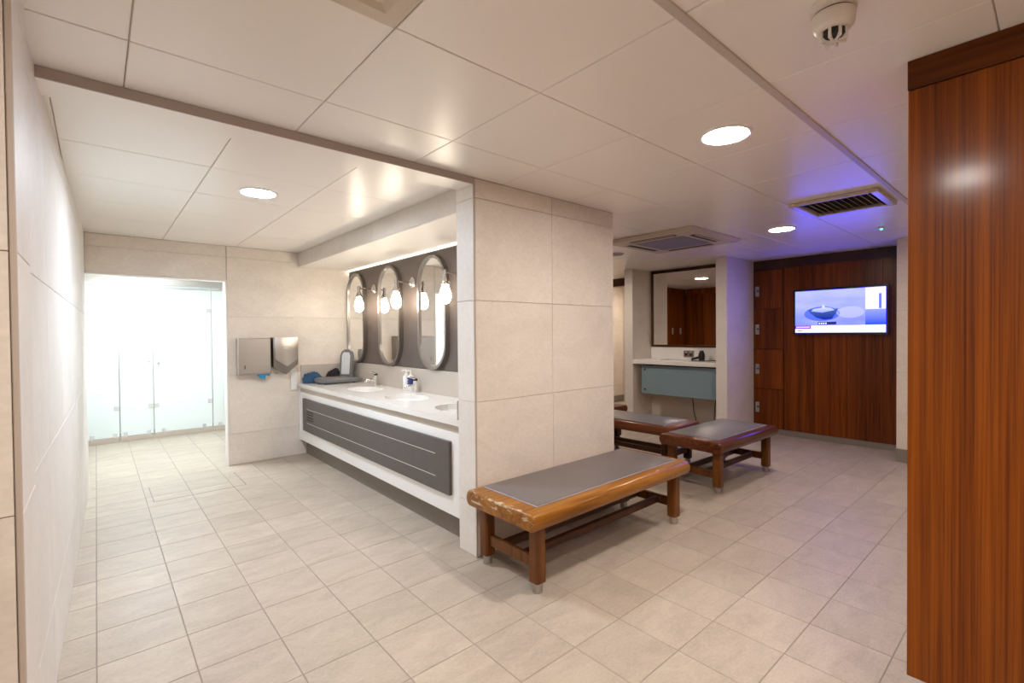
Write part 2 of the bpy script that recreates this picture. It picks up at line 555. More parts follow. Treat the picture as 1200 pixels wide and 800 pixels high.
# near-left pier
wall_pier = struct('wall_near', B(-1.3, -0.142, 1.572, 1.868, 0, HC + 0.02), 'wall_grout', 'tiled wall end close to the left wall')
tile_wall(wall_pier, 'wall_tile', 'y', 1.564, [-1.3, -0.74, -0.1435], ZJ, sign=-1)
tile_wall(wall_pier, 'wall_tile_pale', 'x', -0.131, [1.576, 1.868], ZJ)
struct('trim_2', B(-0.1425, -0.131, 1.563, 1.575, 0, HC, bevel=0.002), 'trim_beige', 'slim beige corner bead on the tiled wall end')

# ---- beam between main ceiling and wash area
beam = struct('trim_3', B(-0.142, XL - 0.004, YC, YC + 0.16, 2.184, HC + 0.01), 'ceiling_white', 'shallow downstand beam across the ceiling over the wash area')
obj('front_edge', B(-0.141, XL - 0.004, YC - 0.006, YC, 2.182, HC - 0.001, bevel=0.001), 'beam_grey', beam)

# ---- column / pier between wash area and locker room
wall_mid = struct('wall_middle', B(2.30, XCR - 0.009, YC + 0.009, 5.6, 0, HC + 0.02), 'wall_grout', 'beige tiled pier wall behind the bench')
obj('core', B(XL + 0.009, 2.31, YC + 0.009, YC + 0.172, 0, HC + 0.01), 'wall_grout', wall_mid)
tile_wall(wall_mid, 'wall_tile', 'y', YC, [XL + 0.009, 2.30, XCR], ZJ, sign=-1)
tile_wall(wall_mid, 'wall_tile_pale', 'x', XL, [YC + 0.007, YC + 0.180], ZJ, sign=-1)
tile_wall(wall_mid, 'wall_tile', 'x', XCR, [YC + 0.009, 2.87, 3.47, 4.07, 4.67, 5.08], ZJ, sign=1)
tile_wall(wall_mid, 'wall_tile', 'y', YC + 0.18, [XL + 0.009, 2.30], ZJ, sign=1)
obj('corner_bead', B(XL - 0.002, XL + 0.008, YC - 0.002, YC + 0.006, 0, HC - 0.0005, bevel=0.0015), 'trim_beige', wall_mid)

# ---- bulkhead over the vanity
bulk = struct('trim_4', B(1.689, 2.30, YC + 0.181, YD - 0.001, 2.075, HC + 0.01), 'wall_grout', 'tiled bulkhead box hanging above the vanity')
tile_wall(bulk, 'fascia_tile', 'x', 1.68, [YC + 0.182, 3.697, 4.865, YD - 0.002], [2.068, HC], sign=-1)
obj('soffit', B(1.689, 2.222, YC + 0.181, YD - 0.002, 2.066, 2.075), 'paint_white', bulk)

# ---- end wall with the doorway to the showers
DX0, DX1, DZ = -0.066, 0.984, 1.866
wall_end = struct('wall_end', B(DX1 + 0.012, 2.35, YD + 0.009, YD + 0.13, 0, HC + 0.02), 'wall_grout', 'beige tiled end wall with the shower doorway')
obj('lintel', B(-0.30, DX1 + 0.012, YD + 0.009, YD + 0.13, DZ + 0.012, HC + 0.02), 'wall_grout', wall_end)
obj('left_return', B(-0.30, DX0 - 0.012, YD + 0.009, YD + 0.13, 0, DZ + 0.012), 'wall_grout', wall_end)
tile_wall(wall_end, 'wall_tile', 'y', YD, [DX1 + 0.012, 2.24], ZJ, sign=-1)
tile_wall(wall_end, 'wall_tile', 'y', YD, [-0.066, DX1 + 0.009], [DZ + 0.012, 2.109, HC], sign=-1)
door = struct('door_1', B(DX1, DX1 + 0.012, YD - 0.004, YD + 0.135, 0, DZ), 'paint_white', 'doorless white lined opening to the shower cubicles')
obj('jamb', B(DX0 - 0.012, DX0, YD - 0.004, YD + 0.135, 0, DZ), 'paint_white', door)
obj('head_lining', B(DX0 - 0.012, DX1 + 0.012, YD - 0.004, YD + 0.135, DZ, DZ + 0.012), 'paint_white', door)

# ---- shower room shell
sh = struct('wall_shower', B(-0.30, 1.9, 8.5, 8.6, 0, HC + 0.02), 'paint_white', 'white rear wall of the shower room')
struct('wall_shower_left', B(-0.30, -0.102, YD + 0.13, 8.5, 0, HC + 0.02), 'paint_white', 'white side wall continuing beside the shower screens')
struct('wall_shower_right', B(1.75, 1.9, YD + 0.13, 8.5, 0, HC + 0.02), 'paint_white', 'white side wall at the far side of the showers')
kb = struct('trim_6', B(-0.1, 1.75, 7.80, 7.89, 0, 0.058), 'wall_grout', 'low beige kerb under the shower screens')
for k, (a, b) in enumerate(((-0.1, 0.20), (0.21, 0.53), (0.55, 1.19), (1.20, 1.75))):
    obj('kerb', B(a, b, 7.79, 7.90, 0, 0.062, bevel=0.003), 'trim_beige', kb)

# ---- locker-room walls
XT = 6.451
wall_tv = struct('wall_right', B(XT + 0.02, XT + 0.12, 0.9, 2.70, 0, HC + 0.02), 'void_dark', 'reddish wood veneer wall behind the television')
pc = [2.305]
while pc[-1] > 1.05:
    pc.append(pc[-1] - 0.168)
for a, b in zip(pc, pc[1:]):
    obj('panel', slab_mesh('panel', 0.02, 0.166, 2.10, 'veneer_red', 0.001), None, wall_tv, (XT, b + 0.001, 0.075))
obj('plinth', B(XT + 0.008, XT + 0.02, 0.9, 2.70, 0, 0.073), 'skirting', wall_tv)
obj('cornice_board', B(XT - 0.004, XT + 0.02, 0.95, 2.70, 2.105, HC, bevel=0.001), 'mirror_frame_wood', wall_tv)

# pillar with corner at 5.68, 2.64, then alcove, then second pillar
wall_al = struct('wall_alcove', B(6.22, 6.40, 2.80, 4.20, 0, HC + 0.02), 'paint_beige', 'beige recessed wall holding the dressing mirror')
wp = struct('wall_pillar', B(5.689, 6.45, 2.679, 2.796, 0, HC + 0.02), 'wall_grout', 'pale tiled pillar between the mirror recess and the lockers')
tile_wall(wp, 'wall_tile_pale', 'x', 5.68, [2.67, 2.805], [0, 2.222], sign=-1)
tile_wall(wp, 'wall_tile', 'y', 2.67, [5.689, 6.445], [0, 0.9, 1.51, 2.222], sign=-1)
tile_wall(wp, 'wall_tile', 'y', 2.805, [5.689, 6.22], [0, 2.222], sign=1)
wq = struct('wall_pillar', B(5.759, 7.6, 4.079, 4.196, 0, HC + 0.02), 'wall_grout', 'pale tiled pillar at the passage end of the mirror recess')
tile_wall(wq, 'wall_tile_pale', 'x', 5.75, [4.07, 4.205], [0, 2.222], sign=-1)
tile_wall(wq, 'wall_tile', 'y', 4.07, [5.759, 6.22], [0, 2.222], sign=-1)
tile_wall(wq, 'wall_tile', 'y', 4.205, [5.759, 6.7, 7.6], [0, 0.9, 1.51, 2.222], sign=1)
# passage
wall_far = struct('wall_far', B(2.96, 7.6, 5.609, 5.72, 0, HC + 0.02), 'wall_grout', 'cream tiled far wall of the locker room and passage')
tile_wall(wall_far, 'wall_tile', 'y', 5.60, [2.97, 3.9, 4.5, 5.1, 5.7, 6.3, 6.9, 7.6], ZJ, sign=-1)
obj('skirting', B(3.9, 7.6, 5.58, 5.5995, 0, 0.12, bevel=0.003), 'skirting', wall_far)
struct('trim_5', B(6.60, 6.72, 4.206, 5.598, 2.09, HC - 0.001), 'mirror_frame_wood', 'dark header across the passage ceiling')
struct('wall_passage', B(7.6, 7.7, -2.3, 5.72, 0, HC + 0.02), 'paint_beige', 'cream wall closing the passage')
# short wall right of the television
ws = struct('wall_corner', B(5.989, 6.45, -2.2, 1.085, 0, HC + 0.02), 'wall_grout', 'cream tiled wall corner right of the television')
tile_wall(ws, 'wall_tile', 'x', 5.98, [-2.2, -1.0, 0.2, 1.092], [0.13, 0.9, 1.51, 2.222], sign=-1)
obj('skirting', B(5.968, 5.989, -2.2, 1.098, 0, 0.128, bevel=0.003), 'skirting', ws)
# walls behind the camera
struct('wall_rear', B(-1.3, 7.7, -2.3, -2.2, 0, HC + 0.02), 'paint_beige', 'plain beige wall behind the viewer')
struct('wall_side', B(-1.3, -1.2, -2.2, 1.57, 0, HC + 0.02), 'paint_beige', 'plain beige side wall behind the viewer')

# ================================================================== NEAR WOOD LOCKER END
lk = thing('locker_cabinet', 'tall glossy wood veneer end of a locker bank reaching the ceiling', 'locker', (2.07, -0.9, 0))
obj('carcass', B(0.02, 0.55, -1.29, 1.247, 0.129, HC - 0.003), 'veneer', lk)
obj('end_panel', B(0.0, 0.02, -1.29, 1.248, 0.129, 2.122, bevel=0.0025, seg=2), 'veneer', lk)
obj('top_rail', B(-0.004, 0.02, -1.29, 1.249, 2.124, HC - 0.002, bevel=0.0015), 'veneer_cross', lk)
obj('plinth', B(0.05, 0.50, -1.29, 1.20, 0.0, 0.129), 'skirting', lk)

# ================================================================== VANITY
van = thing('vanity_cabinet', 'long white vanity base with a dark brown removable front panel', 'cabinet', (1.74, 4.0, 0))
y0, y1 = YC + 0.182 - 4.0, YD - 0.004 - 4.0


def VB(x0, x1, a, b, z0, z1, **k):
    return B(x0 - 1.74, x1 - 1.74, a, b, z0, z1, **k)


obj('carcass', VB(1.70, 2.29, y0, y1, 0.162, 0.596), 'gloss_white', van)
obj('front_frame', VB(1.682, 1.70, y0, y1 - 0.012, 0.160, 0.692, bevel=0.002), 'gloss_white', van)
obj('end_strip', VB(1.668, 1.70, y1 - 0.012, y1, 0.160, 0.742), 'gloss_white', van)
obj('apron', VB(1.684, 1.745, y0, y1, 0.693, 0.744), 'upstand_stone', van)
obj('plinth', VB(1.742, 2.29, y0, y1, 0.0, 0.162), 'plinth_brown', van)
fp = obj('front_panel', VB(1.660, 1.682, 2.565 - 4, 5.44 - 4, 0.288, 0.634, bevel=0.004, seg=2), 'dark_laminate', van)
for z in (0.532, 0.384):
    obj('inlay_line', VB(1.6585, 1.6605, 2.73 - 4, 5.30 - 4, z - 0.0022, z + 0.0022), 'inlay_silver', fp)
for z in (0.506, 0.480, 0.450, 0.422):
    obj('vent_slot', VB(1.6590, 1.6605, 5.10 - 4, 5.30 - 4, z - 0.005, z + 0.005), 'slot_black', fp)

# countertop with oval cut-outs
CT0, CT1 = 0.745, 0.787
BAS = [(1.955, 4.485), (1.950, 3.640), (1.945, 2.830)]
RA, RB = 0.165, 0.245


def counter_mesh():
    bm = bmesh.new()
    rx0, rx1, ry0, ry1 = 1.660, 2.288, YC + 0.183, YD - 0.003
    loops = [[(rx0, ry0), (rx1, ry0), (rx1, ry1), (rx0, ry1)]]
    for cx, cy in BAS:
        loops.append([(cx + RA * math.cos(2 * PI * k / 32), cy + RB * math.sin(2 * PI * k / 32)) for k in range(32)])
    for z in (CT0, CT1):
        es = []
        for lp in loops:
            vs = [bm.verts.new((x, y, z)) for x, y in lp]
            es += [bm.edges.new((vs[i], vs[(i + 1) % len(vs)])) for i in range(len(vs))]
        bmesh.ops.triangle_fill(bm, edges=es, use_beauty=True)
    for lp in loops:
        A = [bm.verts.new((x, y, CT0)) for x, y in lp]
        Bv = [bm.verts.new((x, y, CT1)) for x, y in lp]
        for i in range(len(lp)):
            bm.faces.new((A[i], A[(i + 1) % len(lp)], Bv[(i + 1) % len(lp)], Bv[i]))
    bmesh.ops.remove_doubles(bm, verts=bm.verts, dist=1e-5)
    return bm


ct = obj('vanity_countertop', counter_mesh(), 'counter_stone')
tag(ct, 'pale stone countertop with three oval basin cut-outs', 'countertop')
tag(obj('splashback', B(2.225, 2.288, YC + 0.183, YD - 0.004, CT1, 0.998, bevel=0.002), 'upstand_stone'), 'long beige stone splashback below the oval mirrors', 'splashback')
tag(obj('splashback', B(1.690, 2.224, YD - 0.022, YD - 0.003, CT1, 0.985, bevel=0.002), 'upstand_stone'), 'short beige stone splashback on the end wall behind the scale', 'splashback')
tag(obj('splashback', B(1.652, 2.224, YC + 0.183, YC + 0.191, CT1, CT1 + 0.12, bevel=0.001), 'upstand_stone'), 'small splashback strip where the counter meets the tiled pier', 'splashback')

blab = ['white oval basin in the countertop beside the grey scale', 'white oval basin in front of the soap bottles', 'white oval basin beside the tiled pier end']
for (cx, cy), lab in zip(BAS, blab):
    t = thing('washbasin', lab, 'sink', (cx, cy, CT0 - 0.1285), group='undermounted basins')
    bm = bmesh.new()
    prof = [(1.0, 0.128), (0.985, 0.118), (0.93, 0.08), (0.80, 0.035), (0.55, 0.008), (0.18, 0.0)]
    rings = []
    for s, h in prof:
        rings.append([bm.verts.new((RA * s * math.cos(2 * PI * k / 32), RB * s * math.sin(2 * PI * k / 32), h)) for k in range(32)])
    for a, b in zip(rings, rings[1:]):
        for k in range(32):
            bm.faces.new((a[k], b[k], b[(k + 1) % 32], a[(k + 1) % 32]))
    bm.faces.new(rings[-1])
    # outer skin
    rings2 = []
    for s, h in prof:
        rings2.append([bm.verts.new(((RA * s + 0.012) * math.cos(2 * PI * k / 32), (RB * s + 0.012) * math.sin(2 * PI * k / 32), h - 0.012 if h < 0.12 else h)) for k in range(32)])
    for a, b in zip(rings2, rings2[1:]):
        for k in range(32):
            bm.faces.new((a[k], a[(k + 1) % 32], b[(k + 1) % 32], b[k]))
    bm.faces.new(list(reversed(rings2[-1])))
    o = obj('bowl', bm, 'ceramic', t, smooth=True)
    obj('drain', lathe(bmesh.new(), [(0.03, -0.004), (0.032, 0.002), (0.024, 0.004)], n=18), 'chrome', t, smooth=True)


def faucet(loc, lab):
    t = thing('basin_tap', lab, 'tap', loc, group='chrome basin taps')
    obj('body', lathe(bmesh.new(), [(0.027, 0), (0.027, 0.006), (0.022, 0.012), (0.021, 0.085), (0.023, 0.10), (0.018, 0.108)], n=20), 'chrome', t, smooth=True)
    obj('spout', tube(bmesh.new(), [(-0.008, 0, 0.050), (-0.05, -0.004, 0.066), (-0.10, -0.008, 0.062), (-0.118, -0.009, 0.046)], [0.016, 0.014, 0.012, 0.011], 12), 'chrome', t, smooth=True)
    obj('lever', tube(bmesh.new(), [(0.006, 0, 0.108), (0.0, 0, 0.122), (-0.035, 0, 0.136), (-0.06, 0, 0.142)], [0.015, 0.014, 0.009, 0.006], 10), 'chrome', t, smooth=True)
    obj('lever_cap', lathe(bmesh.new(), [(0.017, 0.105), (0.02, 0.112), (0.018, 0.124), (0.008, 0.129)], n=16), 'slot_black', t, smooth=True)


faucet((2.165, 4.71, CT1), 'chrome mixer tap behind the basin beside the grey scale')
faucet((2.165, 3.885, CT1), 'chrome mixer tap standing in front of the soap bottles')


def bottle(loc, lab, navy):
    t = thing('soap_bottle', lab, 'bottle', loc)
    obj('body', lathe(bmesh.new(), [(0.029, 0), (0.032, 0.006), (0.032, 0.125), (0.026, 0.14), (0.012, 0.146)], n=24), 'plastic_white', t, smooth=True)
    if navy:
        obj('wrap_label', lathe(bmesh.new(), [(0.0326, 0.066), (0.0328, 0.068), (0.0328, 0.128), (0.0318, 0.130)], n=24), 'label_navy', t, smooth=True)
        for dz in (0.085, 0.10, 0.108):
            obj('label_print', B(-0.0336, -0.0325, -0.009, 0.009, dz, dz + 0.003), 'plastic_white', t)
    pm = obj('pump', lathe(bmesh.new(), [(0.014, 0.144), (0.014, 0.158), (0.006, 0.160), (0.006, 0.185), (0.011, 0.187), (0.011, 0.196)], n=14), 'plastic_white', t, smooth=True)
    obj('nozzle', tube(bmesh.new(), [(0, 0, 0.190), (-0.03, 0.012, 0.190), (-0.042, 0.016, 0.183)], [0.006, 0.005, 0.004], 8), 'plastic_white', pm, smooth=True)


bottle((2.192, 4.105, CT1), 'plain white pump soap bottle without label beside the labelled one', False)
bottle((2.188, 4.012, CT1), 'white pump soap bottle with navy blue label by the tap', True)

# ---- feature panel, light strip
fpn = obj('feature_panel', B(2.235, 2.262, YC + 0.185, YD - 0.045, 0.999, 2.046, bevel=0.002), 'dark_panel')
tag(fpn, 'dark brown feature panel behind the three oval mirrors', 'panel')
st = thing('light_strip', 'glowing led strip along the top edge of the dark panel', 'light', (2.27, 4.0, 2.03))
obj('profile', B(-0.006, 0.022, YC + 0.186 - 4, YD - 0.006 - 4, -0.02, -0.002), 'inlay_silver', st)
obj('diffuser', B(-0.006, 0.018, YC + 0.186 - 4, YD - 0.006 - 4, 0.000, 0.012, bevel=0.002), 'strip_glow', st)
obj('side_diffuser', B(-0.012, 0.004, YD - 0.034 - 4, YD - 0.018 - 4, -1.02, -0.024, bevel=0.002), 'strip_soft', st)

mlab = ['oval steel framed mirror above the grey scale', 'oval steel framed mirror between the other two oval mirrors', 'oval steel framed mirror beside the tiled pier end']
for yy, lab in zip((5.290, 4.467, 3.650), mlab):
    t = thing('oval_mirror', lab, 'mirror', (2.235, yy, 1.003), group='oval mirrors')
    R, H = 0.232, 0.268
    bm = bmesh.new()
    outer, inner = capsule_pts(0, 0.5, R, H), capsule_pts(0, 0.5, R - 0.022, H)
    n = len(outer)
    xf, xb = -0.045, 0.0
    lay = [[bm.verts.new((x, p[0], p[1])) for p in P] for x, P in ((xb, outer), (xf, outer), (xf, inner), (xf + 0.018, inner))]
    for a, b in zip(lay, lay[1:]):
        for k in range(n):
            bm.faces.new((a[k], a[(k + 1) % n], b[(k + 1) % n], b[k]))
    obj('frame', bm, 'frame_steel', t, smooth=True)
    obj('glass', prism(bmesh.new(), capsule_pts(0, 0.5, R - 0.019, H), 'x', -0.030, -0.024), 'mirror_glass', t)

slab_ = ['wall sconce with round glass bulb between the scale and the middle oval mirror', 'wall sconce with round glass bulb between the middle and pier side mirrors', 'wall sconce with round glass bulb beside the tiled pier end']
for yy, lab in zip((4.865, 4.040, 3.215), slab_):
    t = thing('wall_sconce', lab, 'lamp', (2.235, yy, 1.80), group='sconces between the oval mirrors')
    obj('backplate', lathe(bmesh.new(), [(0.052, -0.001), (0.052, -0.010), (0.040, -0.018), (0.020, -0.030), (0.014, -0.034)], c=(0, 0, 0.0), n=24, axis='x'), 'nickel', t, smooth=True)
    obj('arm', tube(bmesh.new(), [(-0.02, 0, 0.0), (-0.17, 0, 0.0)], 0.008, 12), 'nickel', t, smooth=True)
    obj('knuckle', lathe(bmesh.new(), [(0.012, -0.022), (0.017, -0.016), (0.017, 0.016), (0.012, 0.022)], c=(-0.172, 0, 0.0), n=16), 'nickel', t, smooth=True)
    obj('lamp_holder', lathe(bmesh.new(), [(0.031, -0.094), (0.034, -0.086), (0.028, -0.060), (0.019, -0.048), (0.014, -0.02)], c=(-0.172, 0, 0.0), n=20), 'nickel', t, smooth=True)
    obj('bulb', lathe(bmesh.new(), [(0.010, -0.248), (0.028, -0.240), (0.040, -0.221), (0.046, -0.192), (0.044, -0.162), (0.036, -0.134), (0.027, -0.112), (0.024, -0.094)], c=(-0.172, 0, 0.0), n=24), 'bulb_glow', t, smooth=True)

# ---- grey scale-like appliance, cloths
t = thing('counter_scale', 'grey plastic scale with tilted display panel on the countertop', 'scale', (1.985, 5.330, CT1))
obj('platform', prism(bmesh.new(), [(-0.20, 0.10), (-0.215, 0.03), (-0.20, -0.10), (-0.14, -0.165), (0.20, -0.165), (0.20, 0.08), (0.05, 0.10), (-0.14, 0.10)], 'z', 0.006, 0.062, bevel=0.022, seg=3), 'plastic_grey', t, smooth=True)
obj('tray', prism(bmesh.new(), [(-0.17, 0.08), (-0.18, 0.0), (-0.16, -0.10), (-0.12, -0.13), (0.10, -0.13), (0.10, 0.09)], 'z', 0.060, 0.066, bevel=0.003), 'steel_dark', t, smooth=True)
for a, b in ((-0.15, -0.10), (-0.15, 0.09), (0.15, -0.12), (0.15, 0.07)):
    obj('foot', lathe(bmesh.new(), [(0.016, 0), (0.016, 0.008)], c=(a, b, 0), n=12), 'slot_black', t)
pan = obj('display_panel', prism(bmesh.new(), [(-0.080, 0.0), (0.080, 0.0), (0.082, 0.26), (0.064, 0.308), (0.025, 0.330), (-0.025, 0.330), (-0.064, 0.308), (-0.082, 0.26)], 'x', -0.018, 0.018, bevel=0.008, seg=2), 'plastic_grey', t, loc=(0.120, 0.02, 0.035), rot=(0, 0.10, 0.55), smooth=True)
obj('keypad', prism(bmesh.new(), [(-0.052, 0.05), (0.052, 0.05), (0.054, 0.26), (0.036, 0.296), (-0.036, 0.296), (-0.054, 0.26)], 'x', -0.0205, -0.0175), 'keypad_pale', pan)
for k in range(5):
    obj('key_row', B(-0.0215, -0.0200, -0.034, 0.034, 0.062 + 0.042 * k, 0.064 + 0.042 * k), 'plastic_silver', pan)


def lumpy(name, lab, cat, loc, sx, sy, sz, mat, seed):
    rnd = random.Random(seed)
    bm = bmesh.new()
    bmesh.ops.create_icosphere(bm, subdivisions=4, radius=1.0)
    ph = [rnd.uniform(0, 6.3) for _ in range(8)]
    for v in bm.verts:
        p = v.co.copy()
        f = 1 + 0.13 * math.sin(5 * p.x + ph[0]) * math.sin(6 * p.y + ph[1]) + 0.10 * math.sin(11 * p.x + 7 * p.y + ph[2]) + 0.07 * math.sin(17 * p.y - 9 * p.z + ph[3]) + 0.05 * math.sin(23 * p.x + ph[4])
        z = max(p.z * f, -0.35)
        v.co = Vector((p.x * f * sx, p.y * f * sy, (z + 0.35) * sz))
    return tag(obj(name, bm, mat, loc=loc, smooth=True), lab, cat)


lumpy('towel', 'crumpled blue cloth at the back corner of the countertop', 'cloth', (1.790, 5.500, CT1), 0.098, 0.043, 0.085, 'cloth_blue', 3)
lumpy('cloth', 'small crumpled black cloth behind the grey scale', 'cloth', (2.035, 5.505, CT1), 0.085, 0.040, 0.100, 'cloth_black', 5)

# ---- paper towel dispenser, hand dryer, outlet
t = thing('towel_dispenser', 'brushed steel paper towel dispenser with blue towel hanging out', 'dispenser', (1.215, YD, 0.915))
obj('body', B(-0.150, 0.155, -0.10, -0.001, 0.0, 0.375, bevel=0.006, seg=2), 'brushed_steel', t)
obj('front_cover', B(-0.146, 0.151, -0.108, -0.10, 0.012, 0.368, bevel=0.003), 'brushed_steel', t)
obj('keyhole', B(-0.094, -0.086, -0.110, -0.108, 0.06, 0.10, bevel=0.0008), 'slot_black', t)
pt = obj('paper_towel', prism(bmesh.new(), [(0.02, 0.012), (0.14, 0.012), (0.145, -0.020), (0.11, -0.016), (0.10, -0.055), (0.06, -0.045), (0.025, -0.010)], 'y', -0.085, -0.076), 'paper_blue', t)

t = thing('hand_dryer', 'steel hand dryer with pointed lower edge beside the vanity', 'hand dryer', (1.50, YD, 0.90))
obj('body', prism(bmesh.new(), [(-0.115, 0.395), (0.128, 0.395), (0.128, 0.105), (0.012, 0.005), (-0.115, 0.085)], 'y', -0.001, -0.135, bevel=0.006, seg=2), 'steel_dark', t, smooth=True)
fr = obj('front_cover', prism(bmesh.new(), [(-0.108, 0.396), (0.118, 0.396), (0.115, 0.160), (0.008, 0.088), (-0.106, 0.162)], 'y', -0.135, -0.160, bevel=0.006, seg=2), 'brushed_steel', t, smooth=True)
obj('badge', B(-0.022, 0.022, -0.1612, -0.160, 0.276, 0.284), 'plastic_white', fr)
t = thing('wall_box', 'white plastic trunking box on the tiles under the hand dryer', 'box', (1.612, YD, 0.715))
obj('cover', B(-0.030, 0.034, -0.022, -0.0005, 0.0, 0.235, bevel=0.004, seg=2), 'plastic_white', t)
obj('front_plate', B(-0.024, 0.028, -0.025, -0.0215, 0.008, 0.227, bevel=0.002), 'plastic_white', t)

# ================================================================== SHOWER SCREENS
t = thing('shower_rail', 'thin steel header rail above the frosted shower doors', 'rail', (0.6, 7.80, 1.95))
obj('rail', B(-0.70, 1.15, -0.015, 0.015, 0.0, 0.03, bevel=0.003), 'inlay_silver', t)
obj('closer_box', B(0.02, 0.70, -0.035, -0.015, -0.004, 0.035, bevel=0.004), 'plastic_silver', t)
SCR = [(-0.10, 0.205, 'frosted glass shower panel ending at the side wall next to the narrow panel', 'fixed'),
       (0.213, 0.545, 'narrow frosted glass shower panel carrying the small sign', 'fixed'),
       (0.553, 1.195, 'wide frosted glass shower door with pull knob', 'door'),
       (1.203, 1.74, 'frosted glass shower panel beyond the wide door', 'fixed')]
for a, b, lab, kind in SCR:
    t = thing('shower_screen', lab, 'shower screen', ((a + b) / 2, 7.81, 0.062), group='frosted shower screens')
    h = (b - a) / 2
    obj('glass', B(-h, h, -0.006, 0.006, 0.004, 1.880, bevel=0.0015), 'glass_frosted', t)
    for z in (0.36, 1.60):
        for sx in ((-1, 1) if kind == 'door' else (1,)):
            obj('hinge', B(sx * h - 0.05 * (sx > 0) - 0.002 * (sx < 0), sx * h + 0.05 * (sx < 0) + 0.002 * (sx > 0), -0.016, -0.006, z - 0.026, z + 0.026, bevel=0.003), 'fitting_pale', t)
    for sx in (-0.7, 0.7):
        obj('foot_clamp', B(sx * h - 0.02, sx * h + 0.02, -0.014, 0.014, 0.0, 0.05, bevel=0.003), 'fitting_pale', t)
    if kind == 'door':
        obj('knob', lathe(bmesh.new(), [(0.010, -0.006), (0.010, -0.03), (0.02, -0.034), (0.02, -0.052)], c=(-h + 0.05, 0, 0.93), n=16, axis='y'), 'fitting_pale', t, smooth=True)
    if lab.startswith('narrow'):
        obj('sign', B(0.09, 0.15, -0.0075, -0.006, 1.52, 1.62), 'plastic_silver', t)
        obj('knob', lathe(bmesh.new(), [(0.008, -0.006), (0.008, -0.02), (0.015, -0.022), (0.015, -0.032)], c=(h - 0.04, 0, 0.93), n=14, axis='y'), 'fitting_pale', t, smooth=True)

# ================================================================== BENCHES


def bench(loc, rotz, Lx, Wy, lab, top, legm, pad, group, worn=False):
    t = thing('changing_bench', lab, 'bench', loc, rotz, group)
    hx, hy = Lx / 2, Wy / 2
    bm = bmesh.new()
    # bull-nosed seat frame
    prof = [(-hy + 0.035, 0.335), (hy - 0.035, 0.335)]
    for k in range(9):
        a = -PI / 2 + PI * k / 8
        prof.append((hy - 0.035 + 0.035 * math.cos(a), 0.3825 + 0.0455 * math.sin(a)))
    for k in range(9):
        a = PI / 2 + PI * k / 8
        prof.append((-hy + 0.035 + 0.035 * math.cos(a), 0.3825 + 0.0455 * math.sin(a)))
    prof = prof[2:]
    prism(bm, prof, 'x', -hx, hx, bevel=0.016, seg=3)
    obj('seat_frame', bm, top, t, smooth=True)
    pd = obj('pad', B(-hx + 0.10, hx - 0.075, -hy + 0.085, hy - 0.05, 0.427, 0.438, bevel=0.006, seg=2), pad, t, smooth=True)
    bm = bmesh.new()
    for a, b, c, d in ((-hx + 0.097, hx - 0.072, -hy + 0.0815, -hy + 0.0855), (-hx + 0.0965, -hx + 0.1005, -hy + 0.082, hy - 0.047)):
        box(bm, a, b, c, d, 0.4275, 0.4335, 0.0012)
    obj('highlight_strip', bm, 'edge_highlight', pd)  # strips paint the highlight along the pad's front and one end edge
    lx, ly, q = hx - 0.095, hy - 0.08, 0.034
    for sx in (-1, 1):
        for sy in (-1, 1):
            cx, cy = sx * lx, sy * ly
            c = 0.010
            pts = [(cx - q + c, cy - q), (cx + q - c, cy - q), (cx + q, cy - q + c), (cx + q, cy + q - c), (cx + q - c, cy + q), (cx - q + c, cy + q), (cx - q, cy + q - c), (cx - q, cy - q + c)]
            lg = obj('leg', prism(bmesh.new(), pts, 'z', 0.052, 0.340, bevel=0.003), legm, t)
            obj('foot', lathe(bmesh.new(), [(0.024, 0.0), (0.026, 0.003), (0.026, 0.054)], c=(cx, cy, 0), n=20), 'brushed_steel', lg, smooth=True)
    for sx in (-1, 1):
        obj('end_stretcher', B(sx * lx - 0.014, sx * lx + 0.014, -ly + q - 0.002, ly - q + 0.002, 0.115, 0.175, bevel=0.004), legm, t)
    for sy in (-1, 1):
        obj('long_stretcher', B(-lx + 0.012, lx - 0.012, sy * 0.085 - 0.016, sy * 0.085 + 0.016, 0.120, 0.165, bevel=0.004), 'bench_rail_wood', t)
    return t


bench((2.31, 1.972, 0), 0.0, 1.48, 0.575, 'brown wooden bench with grey pad and chipped end by the tiled pier', 'bench_wood_worn', 'bench_leg_wood', 'vinyl_grey', 'wooden changing benches', True)
bench((4.235, 2.050, 0), -0.018, 1.10, 0.575, 'dark wooden bench with grey pad reflecting blue television light', 'bench_dark_wood', 'bench_leg_wood', 'vinyl_blue_grey', 'wooden changing benches')
bench((4.215, 2.915, 0), PI / 2 + 0.02, 1.06, 0.575, 'dark wooden bench butted behind the bench lit blue', 'bench_dark_wood', 'bench_rail_wood', 'vinyl_blue_grey', 'wooden changing benches')
bench((4.60, 4.08, 0), PI / 2, 1.10, 0.575, 'wooden bench mostly hidden behind the tiled pier near the passage', 'bench_dark_wood', 'bench_rail_wood', 'vinyl_blue_grey', 'wooden changing benches')

